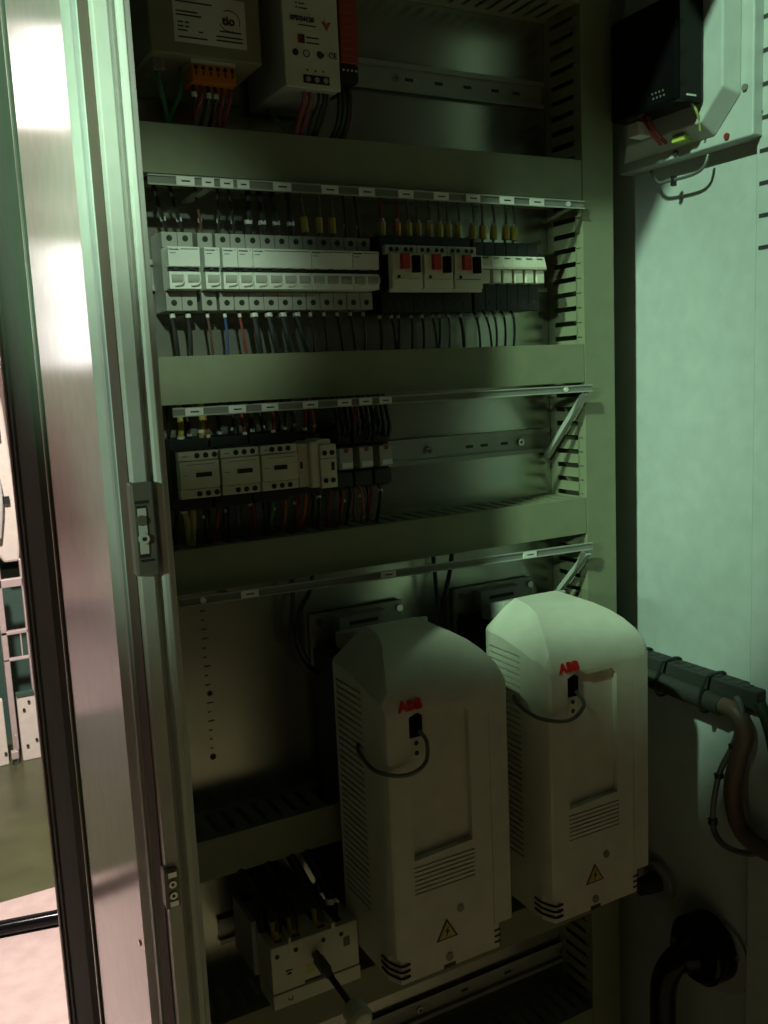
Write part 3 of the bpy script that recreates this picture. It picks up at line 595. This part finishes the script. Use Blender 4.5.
# ================================================================== frequency drives
def drive(xa, label, lab):
    W = .1650; xc = xa + W / 2
    t = thing('frequency_drive', label, 'drive', (xc, -.1, .864), 'white frequency drives')
    def ring(y, wd, zs, tp, zr, z0):
        k = .35
        q = [(-wd, z0), (-wd, zs - .004), (-wd + .0022, zs), (-tp - (wd - tp) * k, zs + (zr - zs) * .72), (-tp, zr), (tp, zr), (tp + (wd - tp) * k, zs + (zr - zs) * .72), (wd - .0022, zs), (wd, zs - .004), (wd, z0)]
        return [(xc + a, y, b) for a, b in q]
    h = W / 2
    sh = MB().loft([ring(-.115, h, 1.222, .034, 1.2525, .899), ring(-.150, h, 1.219, .038, 1.250, .899), ring(-.175, h, 1.215, .046, 1.246, .899), ring(-.195, h, 1.211, .056, 1.239, .899), ring(-.212, h, 1.206, .064, 1.230, .899), ring(-.225, h, 1.206, .070, 1.220, .899), ring(-.234, h - .001, 1.201, .073, 1.210, .899), ring(-.239, h - .003, 1.193, .074, 1.199, .899), ring(-.2415, h - .006, 1.184, .073, 1.189, .900)], True).build('shell', 'drive', t)
    c = MB()
    c.prism([(xa + .030, 1.012), (xa + .108, 1.016), (xa + .108, 1.172), (xa + .100, 1.180), (xa + .062, 1.180), (xa + .050, 1.186), (xa + .040, 1.184), (xa + .030, 1.180)], 'y', -.26, -.2335)
    for k in range(7): z = 1.0040 - k * .0053; c.box(xa + .029, xa + .110, -.26, -.2400, z - .0010, z + .0010)
    for k in range(34): z = 1.1985 - k * .0080; c.box(xa - .01, xa + .0032, -.186, -.122, z - .0016, z + .0016)
    c.box(xa + .1345, xa + .1353, -.26, -.2405, .90, 1.165)
    cut(sh, c)
    text_mb('ABB', .0165, (xa + .0180, -.2424, 1.1885), (1, 0, 0), (0, .22, 1), .04, .0006).build('logo', 'logo_red', t)
    k_ = bx('connector', 'gloss_black', t, xa + .0305, xa + .0475, -.2410, -.233, 1.1555, 1.1800, bevel=.001)
    bx('socket_plate', 'device', t, xa + .0305, xa + .0475, -.2385, -.233, 1.131, 1.1550, bevel=.001)
    for z in (1.1480, 1.1365): cy('port', 'dark', t, (xa + .040, -.2384, z), (xa + .040, -.2392, z), .0028, 10)
    # base
    b = MB().prism([(xa + .002, -.115), (xa + .002, -.220), (xa + .010, -.236), (xa + .145, -.236), (xa + .152, -.220), (xa + .152, -.115)], 'z', .864, .8985).build('base', 'drive', t, .0012)
    for z in (.8725, .8800, .8875):
        MB().tube([(xa + .0016, -.205, z), (xa + .0018, -.219, z), (xa + .0095, -.2362, z), (xa + .021, -.2364, z)], .0013, 6, 4).build('vent_slot', 'black', b)
        bx('vent_slot', 'black', b, xa + .138, xa + .1465, -.2368, -.235, z - .0011, z + .0011)
    cy('screw', 'strike', b, (xa + .074, -.2355, .8775), (xa + .074, -.2375, .8775), .005, 12); bx('notch', 'black', b, xa + .066, xa + .082, -.2366, -.23, .8642, .8690)
    cy('cover_lock', 'strike', t, (xa + .088, -.2410, .9370), (xa + .088, -.2425, .9370), .0048, 12)
    # warning triangle
    px, pz = xa + .0685, .9050
    tri = MB().prism([(px - .0145, pz), (px + .0145, pz), (px, pz + .0252)], 'y', -.2422, -.2410).build('warning_sign', 'ink', t)
    MB().prism([(px - .0112, pz + .0019), (px + .0112, pz + .0019), (px, pz + .0212)], 'y', -.2426, -.2418).build('warning_field', 'yellow', tri)
    MB().prism([(px + .0020, pz + .0165), (px - .0030, pz + .0095), (px - .0002, pz + .0095), (px - .0022, pz + .0032), (px + .0030, pz + .0110), (px + .0004, pz + .0110)], 'y', -.2430, -.2422).build('bolt_symbol', 'ink', tri)
    # heat sink behind the shell
    hs = bx('heat_sink', 'heatsink', t, xa + .020, xa + .155, -.1148, -.012, .868, 1.205, bevel=.002)
    for k in range(8): x = xa + .023 + k * .017; bx('fin', 'heatsink', hs, x, x + .003, -.110, -.015, 1.205, 1.214)
    # rear mounting flange with type label
    fl = bx('mounting_flange', 'rail', t, xa + .020, xa + .155, -.0115, -.004, 1.180, 1.248)
    cy('screw', 'steel', fl, (xa + .150, -.0115, 1.238), (xa + .150, -.0155, 1.238), .0048, 10); cy('screw', 'steel', fl, (xa + .030, -.0115, 1.238), (xa + .030, -.0155, 1.238), .0048, 10)
    g = bx('type_label', 'device_grey', fl, xa + .052, xa + .120, -.030, -.0116, 1.224, 1.244); bx('print', 'ink', g, xa + .066, xa + .108, -.0304, -.0298, 1.2315, 1.2365)
    MB().prism([(-.115, 1.222), (-.115, 1.2510), (-.060, 1.236), (-.060, 1.215)], 'x', xa + .030, xa + .135).build('rear_cap', 'device_grey', t, .003)
    # ribbon cable
    dr = 0 if lab == 'left' else .012
    cb = MB().tube([(xa + .043, -.2400, 1.162), (xa + .048, -.2480, 1.151), (xa + .044, -.2520, 1.131 + dr), (xa + .028, -.2530, 1.122 + dr), (xa + .008, -.2500, 1.122 + dr), (xa - .007, -.2320, 1.124 + dr), (xa - .0075, -.2050, 1.126 + dr), (xa - .004, -.1800, 1.131 + dr), (xa + .004, -.1700, 1.134 + dr)], .0024, 8, 8).build('signal_cable', 'wire_grey')
    tag(cb, 'thin dark cable looping from the socket of the %s drive round its side' % lab, 'cable', 'drive front cables')
    return t
drive(.1800, 'white drive with red ABB lettering standing left, beside the disconnector', 'left')
drive(.4010, 'white drive with red ABB lettering standing right, near the cabinet wall', 'right')
for i, (pts, lab) in enumerate((([(.1705, -.030, 1.320), (.1690, -.030, 1.277), (.1645, -.030, 1.2264), (.1801, -.030, 1.1906), (.205, -.022, 1.17)], 'black cable hanging straight down to the left drive'), ([(.2010, -.030, 1.320), (.1931, -.030, 1.287), (.178, -.030, 1.262), (.172, -.030, 1.225), (.186, -.028, 1.192)], 'black cable slanting down to the left drive'),
    ([(.376, -.030, 1.320), (.3786, -.030, 1.279), (.384, -.030, 1.2154), (.40, -.03, 1.18)], 'black cable hanging straight between the two drives'), ([(.409, -.030, 1.320), (.403, -.030, 1.283), (.392, -.030, 1.245), (.386, -.028, 1.20)], 'black cable slanting down between the two drives'))):
    wire(pts, .0032, 'black', lab, None, 'cables behind the drives', name='cable', n=8)

# ================================================================== disconnector switch with shaft and thick cables
t = thing('disconnector_switch', 'cream switch disconnector with four terminals at the lower left', 'switch', (.125, -.02, .823))
bx('rear_body', 'device_grey', t, .072, .176, -.098, -.0078, .828, .885, bevel=.002)
bx('side_plate', 'device_grey', t, .0625, .0695, -.098, -.03, .842, .912, bevel=.001)
bd = bx('body', 'device', t, .0680, .1805, -.1450, -.098, .8425, .9010, bevel=.0012)
lo = bx('lower_cover', 'device', t, .0675, .1810, -.1465, -.100, .8235, .8420, bevel=.0012)
for x0, x1 in ((.0775, .0865), (.0995, .1085), (.1320, .1410), (.1545, .1635)):
    bx('terminal_pocket', 'dark', bd, x0, x1, -.137, -.100, .8965, .9016)
for x0, x1 in ((.0905, .0935), (.146, .1510)): bx('barrier', 'device', bd, x0, x1, -.1455, -.110, .888, .9075, bevel=.0006)
for x, z in ((.0755, .8890), (.0990, .8900), (.1345, .8900), (.1580, .8895)): cy('terminal_screw', 'ink', bd, (x, -.1448, z), (x, -.1458, z), .0028, 12)
bx('rating_print', 'wire_grey', bd, .1605, .1690, -.1454, -.1448, .8720, .8840)
bx('approval_print', 'ink', bd, .0850, .0935, -.1454, -.1448, .8665, .8680); bx('approval_print', 'ink', bd, .0865, .0920, -.1454, -.1448, .8620, .8645)
bx('green_field', 'lime', bd, .1100, .1220, -.1453, -.1448, .8550, .8660); bx('dark_slot', 'dark', bd, .108, .1320, -.1456, -.1448, .8440, .8470)  # pale green field, and a narrow dark bar below it
MB().tube([(.0885 + .0028 * math.cos(a), -.1468, .8335 + .0028 * math.sin(a)) for a in [math.pi * (.9 + k * .22) for k in range(7)]], .0006, 5, 2).build('open_mark', 'ink', lo)
sh = MB().cyl((.1235, -.1450, .8760), (.1235, -.1530, .8740), .0050, 12).cyl((.1235, -.153, .8735), (.1250, -.172, .8690), .0072, 10).cyl((.1250, -.172, .8690), (.1262, -.182, .8665), .0060, 10, .0042).build('shaft_coupling', 'wire_grey', t)
MB().cyl((.1262, -.182, .8665), (.1275, -.2420, .8600), .0036, 10).build('shaft', 'dark', t)
tag(MB().cyl((.1275, -.236, .8605), (.1277, -.255, .8590), .0140, 20).cyl((.1277, -.255, .8590), (.1278, -.260, .8585), .0140, 20, .0100).build('shaft_knob', 'device', None, .001), 'cream round knob cap at the bottom edge of the photo', 'knob')
for i, (pts, r, lab, st) in enumerate((
    ([(.0830, -.128, .898), (.0835, -.123, .926), (.0770, -.105, .942), (.0450, -.050, .990)], .0062, 'thick black cable curving left from the first disconnector terminal', 'yellow'),
    ([(.0745, -.104, .900), (.0750, -.101, .918), (.0800, -.085, .945), (.0700, -.050, .990)], .0060, 'thick black cable rising behind the first disconnector terminal', None),
    ([(.1040, -.128, .898), (.1040, -.123, .925), (.0980, -.100, .945), (.0930, -.050, .990)], .0062, 'thick black cable rising from the second disconnector terminal', 'yellow'),
    ([(.1365, -.128, .898), (.1375, -.123, .925), (.1330, -.100, .945), (.1200, -.050, .990)], .0062, 'thick black cable rising from the third disconnector terminal', 'yellow'),
    ([(.1590, -.120, .898), (.1600, -.116, .920), (.1540, -.098, .945), (.1400, -.050, .990)], .0066, 'thick black cable rising from the fourth disconnector terminal', 'sleeve'))):
    o = wire(pts, r, 'black', lab, None, 'thick cables above the disconnector', name='cable', n=10)
    p = Vector(pts[0]); q = Vector(pts[1])
    if st == 'yellow':
        MB().cyl(p + (q - p) * -.1, p + (q - p) * .85, r * 1.12, 10).build('terminal_sleeve', 'olive_yellow', o); MB().cyl(p + (q - p) * .88, p + (q - p) * 1.05, r * .9, 10).build('lug_ring', 'wire_red' if i == 2 else 'sleeve', o)
    elif st == 'sleeve': MB().cyl(p + (q - p) * .75, p + (q - p) * 1.05, r * 1.12, 10).build('marker_ring', 'sleeve', o)
for i, x in enumerate((.115, .175)):
    wire([(x, -.03, .975), (x + .004, -.035, .945), (x + .006, -.035, .91), (x + .004, -.03, .88)], .0055, 'black', 'black cable in the shade behind the disconnector, %s' % ('nearer the left post' if i == 0 else 'nearer the drive'), None, 'rear cables at the disconnector', name='cable', n=8)

# ================================================================== fan / operator unit on the right wall
t = thing('panel_unit', 'black housed unit on a white raised tray on the right wall', 'electrical unit', (.72, -.14, 1.825))
unit = t; u0 = len(COL.objects)
bx('flange', 'wall_paint', t, .738, .7645, -.2440, -.010, 1.830, 2.19, bevel=.002)
def oct_(x, y0, y1, z0, z1, c): return [(x, y0, z0 + c), (x, y0, z1), (x, y1, z1), (x, y1, z0), (x, y0 + c, z0)]
MB().loft([oct_(.7382, -.2260, -.020, 1.842, 2.185, .040), oct_(.7150, -.2170, -.050, 1.858, 2.170, .034)]).build('raised_tray', 'wall_paint', t, .002)
bk = bx('black_housing', 'gloss_black', t, .6680, .7148, -.1890, -.070, 1.8790, 2.005, bevel=.005, seg=3)
for k in range(8): cy('vent_hole', 'wire_grey', bk, (.6678, -.150 - (k % 4) * .006 + (k // 4) * .002, 1.8900 + (k // 4) * .006), (.6674, -.150 - (k % 4) * .006 + (k // 4) * .002, 1.8900 + (k // 4) * .006), .0015, 8)
bx('bright_clip', 'sleeve', bk, .684, .700, -.1898, -.1885, 1.8855, 1.8875)
cy('tray_screw', 'strike', t, (.738, -.2320, 1.8880), (.7355, -.2320, 1.8880), .0042, 10); cy('tray_screw', 'dark', t, (.738, -.120, 1.836), (.7355, -.120, 1.836), .004, 10); cy('tray_screw', 'wire_red', t, (.738, -.205, 1.8375), (.7355, -.205, 1.8375), .004, 10)
bx('white_connector', 'sleeve', t, .690, .7148, -.100, -.080, 1.860, 1.8788, bevel=.002)
tag(MB().box(.7170, .7360, -.1530, -.132, 1.8440, 1.8520).build('green_plug', 'lime', None, .001), 'pale green plug under the black housed unit', 'plug')
wire([(.700, -.180, 1.882), (.706, -.1835, 1.872), (.716, -.180, 1.860), (.722, -.176, 1.850)], .0016, 'lime', 'green yellow earth wire below the black housed unit', None, None)
wire([(.690, -.105, 1.882), (.694, -.112, 1.870), (.702, -.114, 1.858), (.720, -.110, 1.848)], .0022, 'wire_red', 'left red wire hanging from the black housed unit', None, 'red wires of the black unit')
wire([(.690, -.114, 1.882), (.694, -.120, 1.870), (.704, -.120, 1.858), (.722, -.118, 1.848)], .0022, 'wire_red', 'right red wire hanging from the black housed unit', None, 'red wires of the black unit')
o = MB().tube([(.742, -.070, 1.824), (.740, -.085, 1.806), (.738, -.110, 1.803), (.738, -.150, 1.803), (.740, -.166, 1.810), (.743, -.170, 1.824)], .0022, 8, 6).build('cable', 'wire_grey'); tag(o, 'grey cable bowing below the white tray edge', 'cable')
MB().box(.735, .741, -.118, -.113, 1.795, 1.808).build('cable_tie', 'black', o)

for o_ in list(COL.objects)[u0:]:
    if o_.parent is None or o_.parent == unit: o_.location = Vector(o_.location) + Vector((-.0295, -.0257, -.010))

u1 = len(COL.objects)
# ================================================================== trunking, hose and conduit on the right wall
t = thing('wall_trunk', 'dark slotted cable trunk with ties on the right wall', 'cable trunk', (.735, -.16, 1.07))
bx('channel', 'heatsink', t, .722, .7498, -.275, -.030, 1.086, 1.112, bevel=.002)
for k in range(13): bx('top_slot', 'black', t, .728, .745, -.046 - k * .0175, -.038 - k * .0175, 1.1115, 1.1126)
MB().tube([(.716, -.030, 1.084), (.714, -.10, 1.083), (.714, -.18, 1.082), (.715, -.225, 1.080)], .0140, 12, 6).build('cable_bundle', 'heatsink', t)
for y in (-.060, -.118, -.200):
    MB().tube([(.720, y, 1.116), (.708, y, 1.108), (.698, y, 1.084), (.704, y, 1.067), (.722, y, 1.066), (.750, y, 1.075), (.750, y, 1.112)], .0022, 6, 4, True).build('cable_tie', 'black', t)
hs_ = MB().tube([(.715, -.222, 1.080), (.716, -.2480, 1.076), (.718, -.2600, 1.050), (.72, -.2470, 1.0062), (.72, -.2390, .960), (.72, -.2480, .920), (.72, -.2700, .9020), (.72, -.3100, .8990), (.715, -.345, .915)], .0115, 12, 10, rfun=lambda i: .0115 + (.0008 if i % 2 else 0)).build('corrugated_hose', 'hose'); tag(hs_, 'brown corrugated hose drooping from the wall trunk', 'hose')
o = MB().tube([(.712, -.2500, 1.100), (.714, -.2580, 1.080), (.716, -.2427, 1.0278), (.718, -.2173, .9748), (.72, -.2055, .9024), (.72, -.2219, .8762), (.72, -.2616, .8793), (.72, -.30, .900), (.718, -.34, .92)], .0042, 8, 8).build('cable', 'wire_grey'); tag(o, 'thin grey cable looping beside the brown hose', 'cable')
for (a, b) in (((.716, -.2427, 1.0300), (.716, -.2440, 1.0240)), ((.718, -.2173, .9780), (.718, -.2180, .9720)), ((.72, -.2055, .9060), (.72, -.2060, .8980))): MB().cyl(a, b, .0066, 10).build('cable_tie', 'black', o)
o = MB().tube([(.722, -.280, 1.098), (.722, -.298, 1.06), (.724, -.308, 1.0), (.724, -.312, .93), (.722, -.33, .86)], .008, 10, 8).build('cable', 'dark_green'); tag(o, 'dark green cable at the right edge of the photo', 'cable')
# round flange with bent conduit
t = thing('conduit_flange', 'black round conduit flange with bent hose at the lower right wall', 'conduit fitting', (.74, -.18, .62))
MB().cyl((.7498, -.195, .6780), (.744, -.195, .6780), .056, 32).build('wall_ring', 'device_grey', t, .001)
MB().cyl((.744, -.184, .6880), (.7150, -.182, .6880), .0500, 32).cyl((.715, -.182, .688), (.7080, -.182, .688), .0500, 32, .0440).build('cap', 'gloss_black', t)
MB().cyl((.7080, -.176, .6850), (.690, -.170, .6830), .0300, 20, .0250).build('neck', 'gloss_black', t)
MB().tube([(.700, -.176, .6850), (.678, -.172, .6750), (.668, -.165, .6450), (.668, -.162, .600), (.672, -.160, .540), (.68, -.158, .45)], .0190, 14, 8).build('bent_hose', 'gloss_black', t)
for y, z in ((-.228, .695), (-.150, .636)): cy('flange_screw', 'steel', t, (.744, y - .004, z), (.738, y - .004, z), .0045, 10)
for y, z in ((-.164, .700), (-.167, .676)): bx('clip', 'sleeve', t, .7060, .7078, y - .0012, y + .0012, z - .005, z + .005)
t = thing('cable_gland', 'dark round cable gland half hidden beside the right drive base', 'cable gland', (.735, -.07, .72))
MB().cyl((.7498, -.080, .7400), (.738, -.080, .7400), .030, 20).build('plate_ring', 'device_grey', t, .001); MB().cyl((.738, -.080, .7400), (.705, -.075, .7380), .016, 14, .013).build('nut', 'heatsink', t)
MB().tube([(.706, -.075, .738), (.690, -.065, .742), (.680, -.045, .745), (.67, -.02, .735)], .0075, 8).build('cable_end', 'heatsink', t)

for o_ in list(COL.objects)[u1:]:
    if o_.parent is None:
        zc = sum((o_.matrix_basis @ Vector(c)).z for c in o_.bound_box) / 8 if o_.type == 'MESH' else o_.location.z + .04
        o_.location = Vector(o_.location) + Vector((-.0150, -.0130, (1.55 - zc) * .0149))
